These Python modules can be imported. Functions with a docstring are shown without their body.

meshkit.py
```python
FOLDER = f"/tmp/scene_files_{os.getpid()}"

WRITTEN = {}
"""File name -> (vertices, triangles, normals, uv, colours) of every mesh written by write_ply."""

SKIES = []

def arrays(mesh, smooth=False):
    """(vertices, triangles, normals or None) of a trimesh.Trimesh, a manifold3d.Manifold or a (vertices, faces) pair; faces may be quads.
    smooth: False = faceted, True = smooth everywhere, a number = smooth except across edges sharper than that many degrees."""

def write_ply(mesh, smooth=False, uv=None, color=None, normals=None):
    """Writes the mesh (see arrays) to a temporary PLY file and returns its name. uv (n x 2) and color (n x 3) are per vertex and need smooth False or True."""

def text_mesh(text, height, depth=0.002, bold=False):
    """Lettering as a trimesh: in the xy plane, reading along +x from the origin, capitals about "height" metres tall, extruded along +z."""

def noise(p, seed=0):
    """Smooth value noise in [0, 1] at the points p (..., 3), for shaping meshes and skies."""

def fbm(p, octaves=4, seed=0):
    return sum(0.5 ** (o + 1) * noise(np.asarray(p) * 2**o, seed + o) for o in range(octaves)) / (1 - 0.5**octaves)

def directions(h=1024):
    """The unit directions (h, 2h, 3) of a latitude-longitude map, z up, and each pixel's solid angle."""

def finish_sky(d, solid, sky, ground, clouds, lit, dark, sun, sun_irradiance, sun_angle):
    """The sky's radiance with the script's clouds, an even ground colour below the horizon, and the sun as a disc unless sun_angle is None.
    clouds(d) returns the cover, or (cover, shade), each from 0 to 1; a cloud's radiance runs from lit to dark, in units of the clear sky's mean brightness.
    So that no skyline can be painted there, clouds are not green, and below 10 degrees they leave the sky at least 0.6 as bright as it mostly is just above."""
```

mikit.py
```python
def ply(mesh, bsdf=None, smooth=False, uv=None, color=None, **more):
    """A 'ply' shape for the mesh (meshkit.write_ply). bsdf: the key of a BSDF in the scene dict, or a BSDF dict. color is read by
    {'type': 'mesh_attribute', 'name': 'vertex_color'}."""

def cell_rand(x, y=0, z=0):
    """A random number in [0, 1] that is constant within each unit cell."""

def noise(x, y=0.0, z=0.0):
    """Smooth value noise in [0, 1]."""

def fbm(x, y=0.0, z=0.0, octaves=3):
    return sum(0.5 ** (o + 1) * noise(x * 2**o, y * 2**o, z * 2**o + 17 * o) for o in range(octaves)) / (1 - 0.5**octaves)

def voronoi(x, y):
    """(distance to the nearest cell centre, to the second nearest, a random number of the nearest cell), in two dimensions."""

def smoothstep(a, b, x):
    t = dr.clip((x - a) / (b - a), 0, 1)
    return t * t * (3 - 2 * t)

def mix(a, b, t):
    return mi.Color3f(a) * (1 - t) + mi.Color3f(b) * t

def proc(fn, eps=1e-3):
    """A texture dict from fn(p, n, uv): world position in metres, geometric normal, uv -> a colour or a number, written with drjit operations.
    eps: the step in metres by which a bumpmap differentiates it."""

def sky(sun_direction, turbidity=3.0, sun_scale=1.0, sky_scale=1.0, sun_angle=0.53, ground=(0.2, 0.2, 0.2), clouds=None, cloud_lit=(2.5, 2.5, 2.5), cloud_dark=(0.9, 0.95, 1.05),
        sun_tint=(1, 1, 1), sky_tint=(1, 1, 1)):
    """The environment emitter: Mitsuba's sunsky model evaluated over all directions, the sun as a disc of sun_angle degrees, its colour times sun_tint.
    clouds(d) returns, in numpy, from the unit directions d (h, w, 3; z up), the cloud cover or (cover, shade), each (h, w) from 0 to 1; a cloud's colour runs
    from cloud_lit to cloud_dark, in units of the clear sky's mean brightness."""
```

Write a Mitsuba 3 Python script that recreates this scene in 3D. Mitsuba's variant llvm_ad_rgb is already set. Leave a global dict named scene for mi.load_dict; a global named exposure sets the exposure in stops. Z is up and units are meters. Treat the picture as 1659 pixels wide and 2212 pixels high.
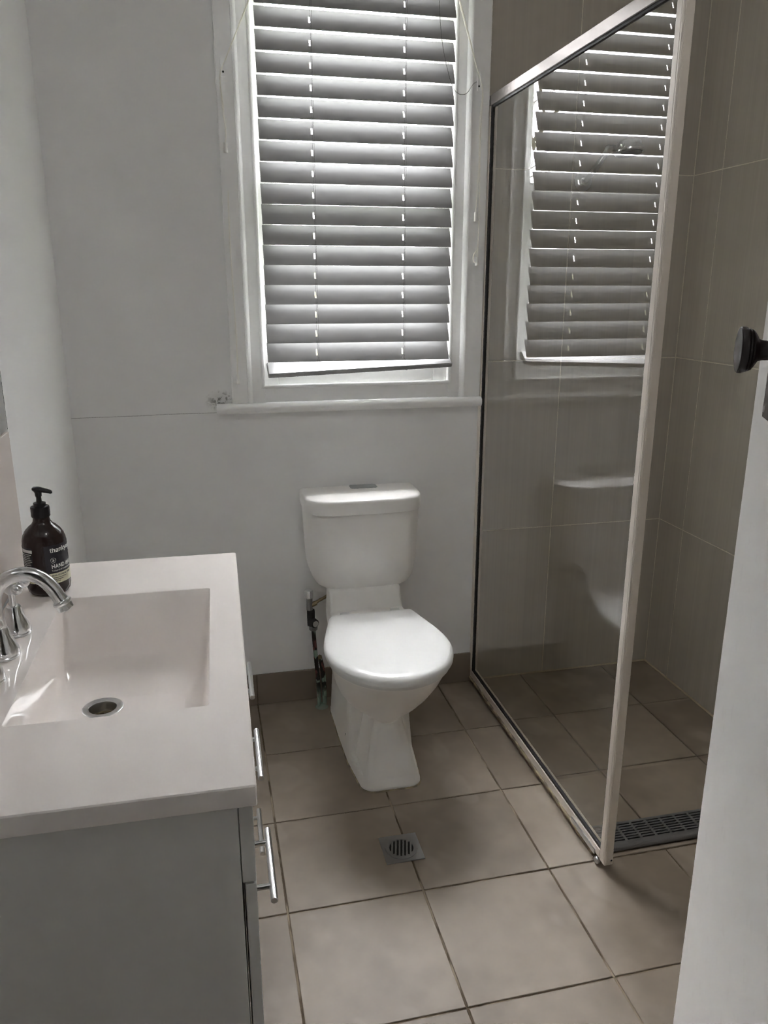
import math, random
import numpy as np, trimesh, mitsuba as mi, mikit, drjit as dr
import manifold3d as m3
import meshkit
from shapely.geometry import Polygon, box as sbox, Point
from shapely import affinity
mi.set_variant("llvm_ad_rgb") if mi.variant() is None else None
T = mi.ScalarTransform4f
rng = random.Random(7)
PI = math.pi
scene, labels = {}, {}

# ------------------------------------------------------------------ camera, sky, exposure
CAM = np.array([-0.45047, -1.52568, 1.42359])
FWD = np.array([0.21532, 0.93714, -0.27461])
UPV = np.array([0.06117, 0.26771, 0.96155])
scene['camera'] = {'type': 'perspective', 'fov': 52.566, 'fov_axis': 'x', 'near_clip': 0.02, 'far_clip': 200.0,
                   'to_world': T().look_at(origin=CAM.tolist(), target=(CAM + FWD).tolist(), up=UPV.tolist())}
exposure = 5.02
SUN = np.array([-0.10, 0.61, 0.785]); SUN = SUN / np.linalg.norm(SUN)

def overcast(d):
    """bright overcast: thin cloud everywhere, brightest round the hidden sun"""
    c = np.clip(d @ SUN, -1, 1)
    glow = np.exp(-((np.degrees(np.arccos(c)) / 39.0) ** 2))
    n = meshkit.fbm(d * np.array([2.2, 2.2, 4.0]), 4, 3)
    return np.full(d.shape[:2], 0.97), np.clip(1 - glow * (0.8 + 0.4 * n), 0, 1)

scene['sky'] = mikit.sky(SUN.tolist(), turbidity=6.0, sun_scale=0.0, sky_scale=1.0, ground=(0.22, 0.21, 0.19),
                         clouds=overcast, cloud_lit=(20.0, 20.0, 20.3), cloud_dark=(0.60, 0.63, 0.67))

# ------------------------------------------------------------------ room constants (metres)
YB, XR, XL = 0.997, 1.2018, -0.854
CEIL, YREAR, YF = 2.78, -3.0, -1.42
XS = 0.467                       # plane of the shower glass

# ------------------------------------------------------------------ materials
def tw(b): return {'type': 'twosided', 'bsdf': b}
def prin(col, rough=0.4, spec=0.5, **k):
    c = col if isinstance(col, dict) else {'type': 'rgb', 'value': list(col)}
    return tw({'type': 'principled', 'base_color': c, 'roughness': rough, 'specular': spec, **k})
def mat(name, b): scene[name] = b; return name

P = mikit
def wall_paint(p, n, uv):
    a = P.fbm(p.x * 3, p.y * 3 + p.z * 2.2, p.z * 3)
    c = P.mix((0.785, 0.785, 0.785), (0.80, 0.80, 0.80), a)
    # hairline sheet joint left of the sill, and mould stain by its end
    wob = P.noise(p.x * 9, 3.0, 0.0) * 0.003
    crack = (1 - P.smoothstep(0.0004, 0.0013, dr.abs(p.z - 1.0455 - wob - (p.x + 0.42) * 0.004))) * dr.select((p.x < -0.412) & (p.y > 0.99), 0.62, 0.0)
    dx, dz = p.x + 0.402, p.z - 1.085
    r = dr.sqrt(dx * dx * 0.8 + dz * dz * 1.6)
    sp = P.smoothstep(0.46, 0.62, P.fbm(p.x * 130, p.z * 130, 1.0))
    st = (1 - P.smoothstep(0.012, 0.05, r)) * (0.18 + 0.6 * sp) * dr.select(p.y > 0.99, 1.0, 0.0)
    return P.mix(c, (0.10, 0.095, 0.085), dr.clip(crack + st, 0, 0.85))
mat('wall_paint', prin(mikit.proc(wall_paint), 0.42, 0.4))
mat('ceiling_paint', prin((0.88, 0.88, 0.875), 0.7, 0.2))
def gloss_white(p, n, uv):
    a = P.fbm(p.x * 14, p.y * 14, p.z * 14)
    f = P.smoothstep(0.66, 0.74, P.fbm(p.x * 60, p.y * 60, p.z * 34))
    return P.mix(P.mix((0.83, 0.83, 0.825), (0.86, 0.86, 0.855), a), (0.76, 0.755, 0.745), f * 0.25)
mat('gloss_white', prin(mikit.proc(gloss_white), 0.22, 0.5))
def brushed(p, n, uv):
    return P.noise(p.x * 160, p.y * 160, p.z * 9) * 0.0006 + P.noise(p.x * 30, p.y * 30, p.z * 26) * 0.0009
mat('painted_timber', tw({'type': 'bumpmap', 'arbitrary': mikit.proc(brushed, 5e-4), 'scale': 1.0,
    'bsdf': {'type': 'principled', 'base_color': mikit.proc(gloss_white), 'roughness': 0.24, 'specular': 0.5}}))
mat('slat_dimmed', prin((0.295, 0.295, 0.297), 0.3, 0.45))  # backlight dimming put into the colour: white slats given an even grey
mat('door_white', prin(mikit.proc(gloss_white), 0.32, 0.45))
mat('door_edge', prin((0.80, 0.79, 0.78), 0.35, 0.45))

def floor_tile(p, n, uv):
    ix, iy = dr.floor(p.x / 0.33333), dr.floor(p.y / 0.3351)
    k = P.cell_rand(ix + 5, iy + 9)
    a = P.fbm(p.x * 5 + k * 30, p.y * 5 + k * 11, 0.0, octaves=4)
    b = P.fbm(p.x * 26, p.y * 26 + k * 5, 3.0)
    c = P.mix((0.205, 0.166, 0.128), (0.265, 0.220, 0.174), P.smoothstep(0.3, 0.7, a))
    c = c * (0.90 + 0.12 * b + 0.08 * k)
    smear = P.smoothstep(0.60, 0.72, P.fbm(p.x * 9 + 4, p.y * 7 + p.x * 3, 7.0)) * 0.16
    return P.mix(c, (0.38, 0.34, 0.30), smear)
mat('floor_tile', prin(mikit.proc(floor_tile), 0.48, 0.45))
def floor_grout(p, n, uv):
    a = P.fbm(p.x * 12, p.y * 12, 1.0)
    return P.mix((0.105, 0.076, 0.050), (0.29, 0.235, 0.17), P.smoothstep(0.40, 0.66, a))
mat('floor_grout', prin(mikit.proc(floor_grout), 0.8, 0.2))
mat('skirting_tile', prin((0.20, 0.163, 0.13), 0.5, 0.4))
def wall_tile(p, n, uv):
    u = p.x + p.y
    s = P.noise(u * 260, p.z * 1.6, 0.0) * 0.5 + P.noise(u * 90, p.z * 0.9, 4.0) * 0.5
    k = P.cell_rand(dr.floor(p.x / 0.333), dr.floor(p.y / 0.333), dr.floor(p.z / 0.6))
    b = P.fbm(u * 4 + k * 9, p.z * 2.0, 2.0)
    c = P.mix((0.395, 0.362, 0.315), (0.49, 0.455, 0.402), 0.5 + (s * 0.72 + b * 0.28 - 0.5) * 0.6)
    return c * (0.96 + 0.08 * k)
mat('wall_tile', prin(mikit.proc(wall_tile), 0.34, 0.45))
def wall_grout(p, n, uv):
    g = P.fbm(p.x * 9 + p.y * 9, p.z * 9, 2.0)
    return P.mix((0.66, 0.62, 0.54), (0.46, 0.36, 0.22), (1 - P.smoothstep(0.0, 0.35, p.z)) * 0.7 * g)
mat('wall_grout', prin(mikit.proc(wall_grout), 0.8, 0.2))
mat('splash_tile', prin((0.60, 0.545, 0.515), 0.3, 0.45))

mat('ceramic', prin((0.80, 0.785, 0.765), 0.10, 0.55))
def lid_plastic(p, n, uv):
    sc = P.smoothstep(0.985, 1.0, P.noise(p.x * 18 + p.y * 140, p.y * 12 - p.x * 60, 5.0))
    return P.mix((0.66, 0.66, 0.655), (0.58, 0.58, 0.58), sc * 0.5)
mat('lid_plastic', prin(mikit.proc(lid_plastic), 0.2, 0.5))
mat('flush_grey', prin((0.36, 0.38, 0.38), 0.32, 0.5, metallic=0.4))
mat('black_gap', prin((0.012, 0.012, 0.013), 0.6, 0.3))
mat('solid_surface', prin((0.80, 0.755, 0.73), 0.07, 0.55))
mat('cabinet_white', prin((0.60, 0.595, 0.575), 0.42, 0.4))
mat('chrome', prin((0.78, 0.79, 0.80), 0.06, 0.5, metallic=1.0))
mat('chrome_dull', prin((0.62, 0.63, 0.64), 0.22, 0.5, metallic=1.0))
mat('steel', prin((0.36, 0.365, 0.37), 0.34, 0.5, metallic=1.0))
mat('dark_steel', prin((0.20, 0.198, 0.20), 0.42, 0.5, metallic=0.7))
mat('mirror_glass', prin((0.86, 0.88, 0.88), 0.02, 0.5, metallic=1.0))
mat('frame_alu', prin((0.74, 0.68, 0.615), 0.3, 0.5, metallic=0.15))
mat('rail_metal', prin((0.30, 0.275, 0.262), 0.30, 0.5, metallic=0.9))
mat('black_rubber', prin((0.015, 0.015, 0.016), 0.5, 0.4))
def sealant(p, n, uv):
    a = P.fbm(p.x * 40, p.y * 40, p.z * 40)
    return P.mix((0.17, 0.145, 0.105), (0.40, 0.33, 0.22), P.smoothstep(0.3, 0.75, a))
mat('sealant', prin(mikit.proc(sealant), 0.6, 0.3))
mat('knob_brown', prin((0.012, 0.008, 0.008), 0.24, 0.4))
mat('lock_metal', prin((0.10, 0.085, 0.08), 0.32, 0.5, metallic=0.8))
mat('shower_glass', {'type': 'thindielectric', 'int_ior': 1.6, 'specular_transmittance': {'type': 'rgb', 'value': [0.85, 0.85, 0.82]}})
mat('window_glass', {'type': 'thindielectric', 'int_ior': 1.5})
mat('amber_glass', prin((0.014, 0.005, 0.004), 0.05, 0.5, clearcoat=0.3))
mat('black_plastic', prin((0.008, 0.008, 0.009), 0.24, 0.35))
mat('label_dark', prin((0.018, 0.018, 0.025), 0.32, 0.35))
mat('label_cream', prin((0.62, 0.60, 0.45), 0.4, 0.4))
mat('ink_white', prin((0.80, 0.80, 0.79), 0.4, 0.4))
mat('ink_dark', prin((0.03, 0.03, 0.03), 0.5, 0.3))
mat('cord_white', prin((0.86, 0.84, 0.76), 0.6, 0.3))
mat('cord_grey', prin((0.16, 0.155, 0.15), 0.6, 0.3))
mat('tassel_white', prin((0.80, 0.79, 0.76), 0.3, 0.5))
mat('clear_plastic', {'type': 'thindielectric', 'int_ior': 1.35})
def pipe_paint(p, n, uv):
    a = P.fbm(p.x * 60, p.y * 60, p.z * 38)
    b = P.fbm(p.x * 50 + 7, p.y * 50, p.z * 24 + 9)
    c = P.mix((0.022, 0.020, 0.018), (0.16, 0.05, 0.045), P.smoothstep(0.5, 0.6, b))
    c = P.mix(c, (0.22, 0.30, 0.24), P.smoothstep(0.56, 0.66, a))
    return P.mix(c, (0.23, 0.31, 0.25), (1 - P.smoothstep(0.05, 0.11, p.z + 0.04 * a)) * 0.75)
mat('pipe_paint', prin(mikit.proc(pipe_paint), 0.55, 0.35))
mat('old_brass', prin((0.20, 0.16, 0.09), 0.35, 0.5, metallic=0.8))
mat('ivory', prin((0.62, 0.55, 0.38), 0.35, 0.5))
mat('bark', prin((0.10, 0.085, 0.07), 0.85, 0.2))
mat('fence_timber', prin((0.40, 0.36, 0.28), 0.8, 0.2))
mat('grass', prin((0.11, 0.15, 0.06), 0.9, 0.1))
mat('hall_paint', prin((0.36, 0.35, 0.33), 0.6, 0.3))
mat('bead_tan', prin((0.42, 0.35, 0.25), 0.6, 0.3))

# ------------------------------------------------------------------ mesh helpers
cat = trimesh.util.concatenate
def bx(x0, x1, y0, y1, z0, z1, c=0.0):
    """box, its edges chamfered by c"""
    if c <= 0:
        return trimesh.creation.box(bounds=[[x0, y0, z0], [x1, y1, z1]])
    lo, hi = np.array([x0, y0, z0]), np.array([x1, y1, z1]); pts = []
    for k in range(3):
        l, h = lo + c, hi - c
        l[k], h[k] = lo[k], hi[k]
        pts += [[a, b, d] for a in (l[0], h[0]) for b in (l[1], h[1]) for d in (l[2], h[2])]
    return trimesh.convex.convex_hull(np.array(pts))
def rotz(mesh, a, about=(0, 0, 0)):
    m = mesh.copy(); m.apply_transform(trimesh.transformations.rotation_matrix(a, [0, 0, 1], about)); return m
def rot(mesh, a, axis, about=(0, 0, 0)):
    m = mesh.copy(); m.apply_transform(trimesh.transformations.rotation_matrix(a, axis, about)); return m
def mv(mesh, x=0, y=0, z=0):
    m = mesh.copy(); m.apply_translation([x, y, z]); return m
def lathe(prof, n=40):
    """profile of (radius, z) turned about z"""
    return trimesh.creation.revolve(np.array(prof, float), sections=n)
def align(mesh, d):
    m = mesh.copy(); m.apply_transform(trimesh.geometry.align_vectors([0, 0, 1], np.array(d, float) / np.linalg.norm(d))); return m
def extrude(poly, h): return trimesh.creation.extrude_polygon(poly, h, engine='earcut')
def tube(pts, r, sides=14, res=0):
    p = np.array(pts, float)
    if res:
        p = spline(p, res)
    r = np.broadcast_to(r, (len(p),)) if np.ndim(r) == 0 else np.interp(np.linspace(0, 1, len(p)), np.linspace(0, 1, len(r)), r)
    t = np.gradient(p, axis=0); t /= np.linalg.norm(t, axis=1, keepdims=True) + 1e-12
    a = np.cross(t[0], [0, 0, 1] if abs(t[0][2]) < 0.9 else [1, 0, 0]); a /= np.linalg.norm(a)
    v, ang = [], np.arange(sides) * 2 * PI / sides
    for i in range(len(p)):
        a = a - t[i] * (a @ t[i]); a /= np.linalg.norm(a); b = np.cross(t[i], a)
        v.append(p[i] + r[i] * (np.cos(ang)[:, None] * a + np.sin(ang)[:, None] * b))
    return skin(np.array(v))
def spline(p, n):
    from scipy.interpolate import CubicSpline
    s = np.concatenate([[0], np.cumsum(np.linalg.norm(np.diff(p, axis=0), axis=1))])
    return CubicSpline(s, p)(np.linspace(0, s[-1], n))
def skin(rings):
    """closed skin over rings (k, n, 3), flat caps"""
    k, n, _ = rings.shape; v = rings.reshape(-1, 3); f = []
    i, j = np.meshgrid(np.arange(k - 1), np.arange(n), indexing='ij')
    a, b, c, d = i * n + j, i * n + (j + 1) % n, (i + 1) * n + (j + 1) % n, (i + 1) * n + j
    f = np.concatenate([np.stack([a, b, c], -1).reshape(-1, 3), np.stack([a, c, d], -1).reshape(-1, 3)])
    v = np.vstack([v, rings[0].mean(0), rings[-1].mean(0)]); j = np.arange(n)
    f = np.vstack([f, np.stack([np.full(n, k * n), (j + 1) % n, j], 1), np.stack([np.full(n, k * n + 1), (k - 1) * n + j, (k - 1) * n + (j + 1) % n], 1)])
    m = trimesh.Trimesh(v, f, process=False)
    if m.volume < 0: m.invert()
    return m
def loft(sections):
    """sections: [(outline (n,2), z)]"""
    return skin(np.array([np.column_stack([o, np.full(len(o), z)]) for o, z in sections]))
def outline(poly, n=96, start=(0, -1)):
    """n points spread evenly round a shapely polygon, counter-clockwise, from the point furthest along start"""
    e = np.array(poly.exterior.coords)[:-1]
    if not poly.exterior.is_ccw: e = e[::-1]
    e = np.roll(e, -int(np.argmax(e @ np.array(start))), axis=0); e = np.vstack([e, e[:1]])
    s = np.concatenate([[0], np.cumsum(np.linalg.norm(np.diff(e, axis=0), axis=1))]); q = np.linspace(0, s[-1], n, endpoint=False)
    return np.column_stack([np.interp(q, s, e[:, 0]), np.interp(q, s, e[:, 1])])
def man(mesh): return m3.Manifold(m3.Mesh(np.asarray(mesh.vertices, np.float32), np.asarray(mesh.faces, np.uint32)))
def unman(m):
    q = m.to_mesh(); return trimesh.Trimesh(q.vert_properties[:, :3], q.tri_verts, process=False)
def welded(mesh):
    m = mesh.copy(); m.merge_vertices(); return m

# ------------------------------------------------------------------ scene helpers
count = {}
def fresh(key):
    if key not in count and key not in scene and key not in labels:
        count[key] = 0; return key
    count[key] = count.get(key, 0) + 1
    return f'{key}_{count[key]:03d}'
def put(name, mesh, m, parent=None, smooth=False, label=None, kind=None, xf=None):
    key = fresh(f'{parent}__{name}' if parent else name)
    d = mikit.ply(mesh, m, smooth=smooth) if not isinstance(mesh, dict) else dict(mesh)
    if xf is not None: d['to_world'] = xf
    scene[key] = d
    if label or kind:
        labels[key] = {}
        if label: labels[key]['label'] = label
        if kind: labels[key]['kind'] = kind
    return key
def thing(name, label, category, group=None):
    key = fresh(name); labels[key] = {'label': label, 'category': category}
    if group: labels[key]['group'] = group
    return key
def tag(key, label, category, group=None):
    labels[key] = {'label': label, 'category': category}
    if group: labels[key]['group'] = group
def struct(name, mesh, m, label=None, **k):
    key = put(name, mesh, m, **k); labels[key] = {'kind': 'structure'}
    if label: labels[key]['label'] = label
    return key

# ------------------------------------------------------------------ floor, walls, ceiling
WT = 0.14
# floor: grout bed with a pit under the floor drain left out (the drain hides it)
fl = struct('floor', bx(XL - WT, XR + WT, YREAR - WT, YB + WT, -0.09, -0.003), 'floor_grout', 'floor of square brown grey tiles')
G = 0.0023
def tile_piece(x0, x1, y0, y1, z, th=0.008):
    x0, x1, y0, y1 = x0 + G, x1 - G, y0 + G, y1 - G
    if x1 - x0 < 0.004 or y1 - y0 < 0.004: return
    c = 0.0012
    lo = np.array([[x0, y0], [x1, y0], [x1, y1], [x0, y1]]); hi = np.array([[x0 + c, y0 + c], [x1 - c, y0 + c], [x1 - c, y1 - c], [x0 + c, y1 - c]])
    rings = np.array([np.column_stack([lo, np.full(4, z - th)]), np.column_stack([lo, np.full(4, z - c)]), np.column_stack([hi, np.full(4, z)])])
    put('tile', skin(rings), 'floor_tile', fl)
xs_room = [XL, -0.66667, -0.33333, 0.0, 0.33333]
ys = [k * 0.3351 for k in range(-4, 3)] + [YB]
for j in range(len(ys) - 1):
    xl = xs_room + ([0.474] if ys[j] >= -0.001 else [0.66667, 1.0, XR])
    for i in range(len(xl) - 1):
        tile_piece(xl[i], xl[i + 1], ys[j], ys[j + 1], 0.0 + rng.uniform(-4e-4, 4e-4))
tile_piece(0.474, XR, 0.0, 0.018, 0.0)
for x0, x1 in ((0.478, 0.662), (0.662, 0.998), (0.998, XR)):
    for y0, y1 in ((0.112, 0.352), (0.352, 0.684), (0.684, YB)):
        tile_piece(x0, x1, y0, y1, 0.006 + rng.uniform(-4e-4, 4e-4), 0.012)
put('hall_boards', bx(XL, XR, YREAR, -1.345, -0.003, 0.0), 'fence_timber', fl)

struct('ceiling', bx(XL - WT, XR + WT, YREAR - WT, YB + WT, CEIL, CEIL + 0.1), 'ceiling_paint')
struct('wall_left', bx(XL - WT, XL, YREAR - WT, YB + WT, -0.09, CEIL), 'wall_paint', 'plain pale painted wall left of the window, beside the vanity')
OX0, OX1, OZ0, OZ1 = -0.292, 0.378, 1.062, 2.47         # hole of the window in the wall
wp = Polygon([(XL, -0.09), (XR + WT, -0.09), (XR + WT, CEIL), (XL, CEIL)], [[(OX0, OZ0), (OX1, OZ0), (OX1, OZ1), (OX0, OZ1)]])
wm = rot(extrude(wp, WT), PI / 2, [1, 0, 0]); wm.apply_translation([0, YB + WT, 0])
wb = struct('wall_back', wm, 'wall_paint', 'grey white painted wall behind the toilet, with a hairline joint')
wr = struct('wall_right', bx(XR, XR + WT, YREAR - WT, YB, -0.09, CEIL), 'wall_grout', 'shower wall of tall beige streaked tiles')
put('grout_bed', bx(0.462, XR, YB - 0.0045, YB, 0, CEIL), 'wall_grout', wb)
# tall wall tiles 333 x 600 with streaks
zl = [0.004, 0.592, 1.192, 1.793, 2.393, CEIL]
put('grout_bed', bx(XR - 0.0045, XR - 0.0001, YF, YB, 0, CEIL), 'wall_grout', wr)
GW = 0.0016
def wall_tile_piece(axis, a0, a1, z0, z1, holder):
    a0, a1, z0, z1 = a0 + GW, a1 - GW, z0 + GW, z1 - GW
    t = 0.0052 + rng.uniform(-3e-4, 3e-4); c = 0.0008
    lo = np.array([[a0, z0], [a1, z0], [a1, z1], [a0, z1]]); hi = np.array([[a0 + c, z0 + c], [a1 - c, z0 + c], [a1 - c, z1 - c], [a0 + c, z1 - c]])
    def ring(o, d): return np.column_stack([o[:, 0], np.full(4, YB - d), o[:, 1]]) if axis == 'x' else np.column_stack([np.full(4, XR - d), o[:, 0], o[:, 1]])
    put('tile', skin(np.array([ring(lo, 0.0005), ring(lo, t - c), ring(hi, t)])), 'wall_tile', holder)
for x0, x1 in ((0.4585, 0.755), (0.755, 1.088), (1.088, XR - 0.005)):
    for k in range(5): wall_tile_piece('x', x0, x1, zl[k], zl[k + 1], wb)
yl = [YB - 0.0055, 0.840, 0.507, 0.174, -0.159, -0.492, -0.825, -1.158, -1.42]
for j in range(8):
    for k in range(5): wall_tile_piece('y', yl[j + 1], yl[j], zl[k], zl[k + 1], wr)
put('sealant_bead', bx(0.484, XR - 0.005, YB - 0.013, YB - 0.005, 0.004, 0.010, 0.002), 'bead_tan', wb)
put('sealant_bead', bx(XR - 0.013, XR - 0.005, 0.112, YB - 0.006, 0.004, 0.010, 0.002), 'bead_tan', wr)
# the wall with the doorway the photographer stands in
struct('wall_front', cat([bx(-0.05, XR, YF - 0.11, YF, -0.0029, CEIL), bx(XL, -0.05, YF - 0.11, YF, 2.06, CEIL)]), 'wall_paint')
struct('wall_rear', bx(XL - WT, XR + WT, YREAR - WT, YREAR, -0.09, CEIL), 'hall_paint')

# skirting of cut floor tiles
sk = struct('baseboard_back', bx(XL, 0.462, YB - 0.004, YB, 0.0, 0.1165), 'floor_grout', 'low skirting of brown floor tile along the back wall')
for x0, x1 in ((XL, -0.6667), (-0.6667, -0.3333), (-0.3333, 0.0), (0.0, 0.3333), (0.3333, 0.461)):
    put('tile', bx(x0 + 0.001, x1 - 0.001, YB - 0.0105, YB - 0.0035, 0.002, 0.118, 0.0012), 'skirting_tile', sk)

# ------------------------------------------------------------------ window
win = struct('window_1', cat([  # frame lining in the opening
    bx(-0.303, -0.262, 0.986, YB + WT, 1.075, 2.46, 0.0015), bx(0.346, 0.386, 0.986, YB + WT, 1.075, 2.46, 0.0015),
    bx(-0.303, 0.386, 0.986, YB + WT, 2.40, 2.47, 0.0015)]), 'painted_timber', 'white painted timber sash window behind the blind')
def arch_profile(w):   # architrave across (a from outer edge inwards, d proud of the wall), bull-nosed inner edge
    pts = [(0, 0), (0, 0.018), (0.002, 0.020), (w - 0.017, 0.020), (w - 0.017, 0.021)]
    for k in range(9):
        a = PI / 2 - k * PI / 2 / 8
        pts.append((w - 0.016 + 0.016 * math.cos(a), 0.006 + 0.018 * math.sin(a)))
    return pts + [(w, 0)]
def arch(x_out, x_in, z0, z1):
    w = abs(x_in - x_out); s = 1 if x_in > x_out else -1
    pr = np.array([(x_out + s * a, YB - d) for a, d in arch_profile(w)])
    m = skin(np.array([np.column_stack([pr, np.full(len(pr), z0)]), np.column_stack([pr, np.full(len(pr), z1)])]))
    return m
put('architrave', arch(-0.366, -0.301, 1.077, 2.53), 'painted_timber', win, smooth=30)
put('architrave', arch(0.4575, 0.384, 1.077, 2.53), 'painted_timber', win, smooth=30)
put('architrave', bx(-0.301, 0.384, YB - 0.020, YB, 2.455, 2.53, 0.003), 'painted_timber', win)
put('bottom_rail', bx(-0.2625, 0.3465, 0.9865, 1.01, 1.077, 1.124, 0.0015), 'painted_timber', win)
def half_round(r, L):
    a = np.linspace(0, PI, 13); o = np.column_stack([r * np.cos(a), -r * 0.8 * np.sin(a)])
    return skin(np.array([np.column_stack([o, np.full(13, 0.0)]), np.column_stack([o, np.full(13, L)])]))
for x in (-0.267, 0.351):
    put('staff_bead', mv(half_round(0.0065, 1.28), x, 0.9865, 1.122), 'painted_timber', win, smooth=40)
put('staff_bead', mv(rot(half_round(0.0065, 0.618), PI / 2, [0, 1, 0]), -0.267, 0.9865, 1.127), 'painted_timber', win, smooth=40)
# sill with rounded nose
a = np.linspace(-PI / 2, PI / 2, 13)
nose = np.column_stack([0.974 - 0.014 * np.cos(a), 1.0605 + 0.0155 * np.sin(a)])
sp = np.vstack([[(YB + 0.02, 1.045)], nose, [(YB + 0.02, 1.076)]])
sill = skin(np.array([np.column_stack([np.full(len(sp), x), sp]) for x in (-0.417, 0.4605)]))
put('sill', sill, 'painted_timber', win, smooth=35)
put('sill_filler', bx(-0.262, 0.346, YB + 0.021, YB + WT - 0.001, 1.063, 1.078), 'painted_timber', win)
def sash(y0, y1, z0, z1, bot, top, st=0.046):
    return cat([bx(-0.262, -0.262 + st, y0, y1, z0, z1, 0.003), bx(0.346 - st, 0.346, y0, y1, z0, z1, 0.003),
                bx(-0.262 + st, 0.346 - st, y0, y1, z0, z0 + bot, 0.003), bx(-0.262 + st, 0.346 - st, y0, y1, z1 - top, z1, 0.003)])
horns = []
for s, x in ((1, -0.262), (-1, 0.346)):
    q = Polygon([(x, 1.755), (x + s * 0.03, 1.755), (x + s * 0.022, 1.79), (x, 1.86)])
    h = rot(extrude(q if s > 0 else Polygon(list(q.exterior.coords)[::-1]), 0.03), PI / 2, [1, 0, 0]); h.apply_translation([0, 1.038, 0]); horns.append(h)
put('lower_sash', cat([sash(1.008, 1.042, 1.125, 1.758, 0.075, 0.042)] + horns), 'painted_timber', win)
put('upper_sash', sash(1.050, 1.084, 1.716, 2.40, 0.042, 0.055), 'painted_timber', win)
scene['window_1__pane'] = {'type': 'rectangle', 'to_world': T().translate([0.042, 1.025, 1.458]).rotate([1, 0, 0], 90).scale([0.26, 0.26, 1]), 'bsdf': {'type': 'ref', 'id': 'window_glass'}}
scene['window_1__pane_001'] = {'type': 'rectangle', 'to_world': T().translate([0.042, 1.067, 2.052]).rotate([1, 0, 0], 90).scale([0.26, 0.298, 1]), 'bsdf': {'type': 'ref', 'id': 'window_glass'}}

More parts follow.
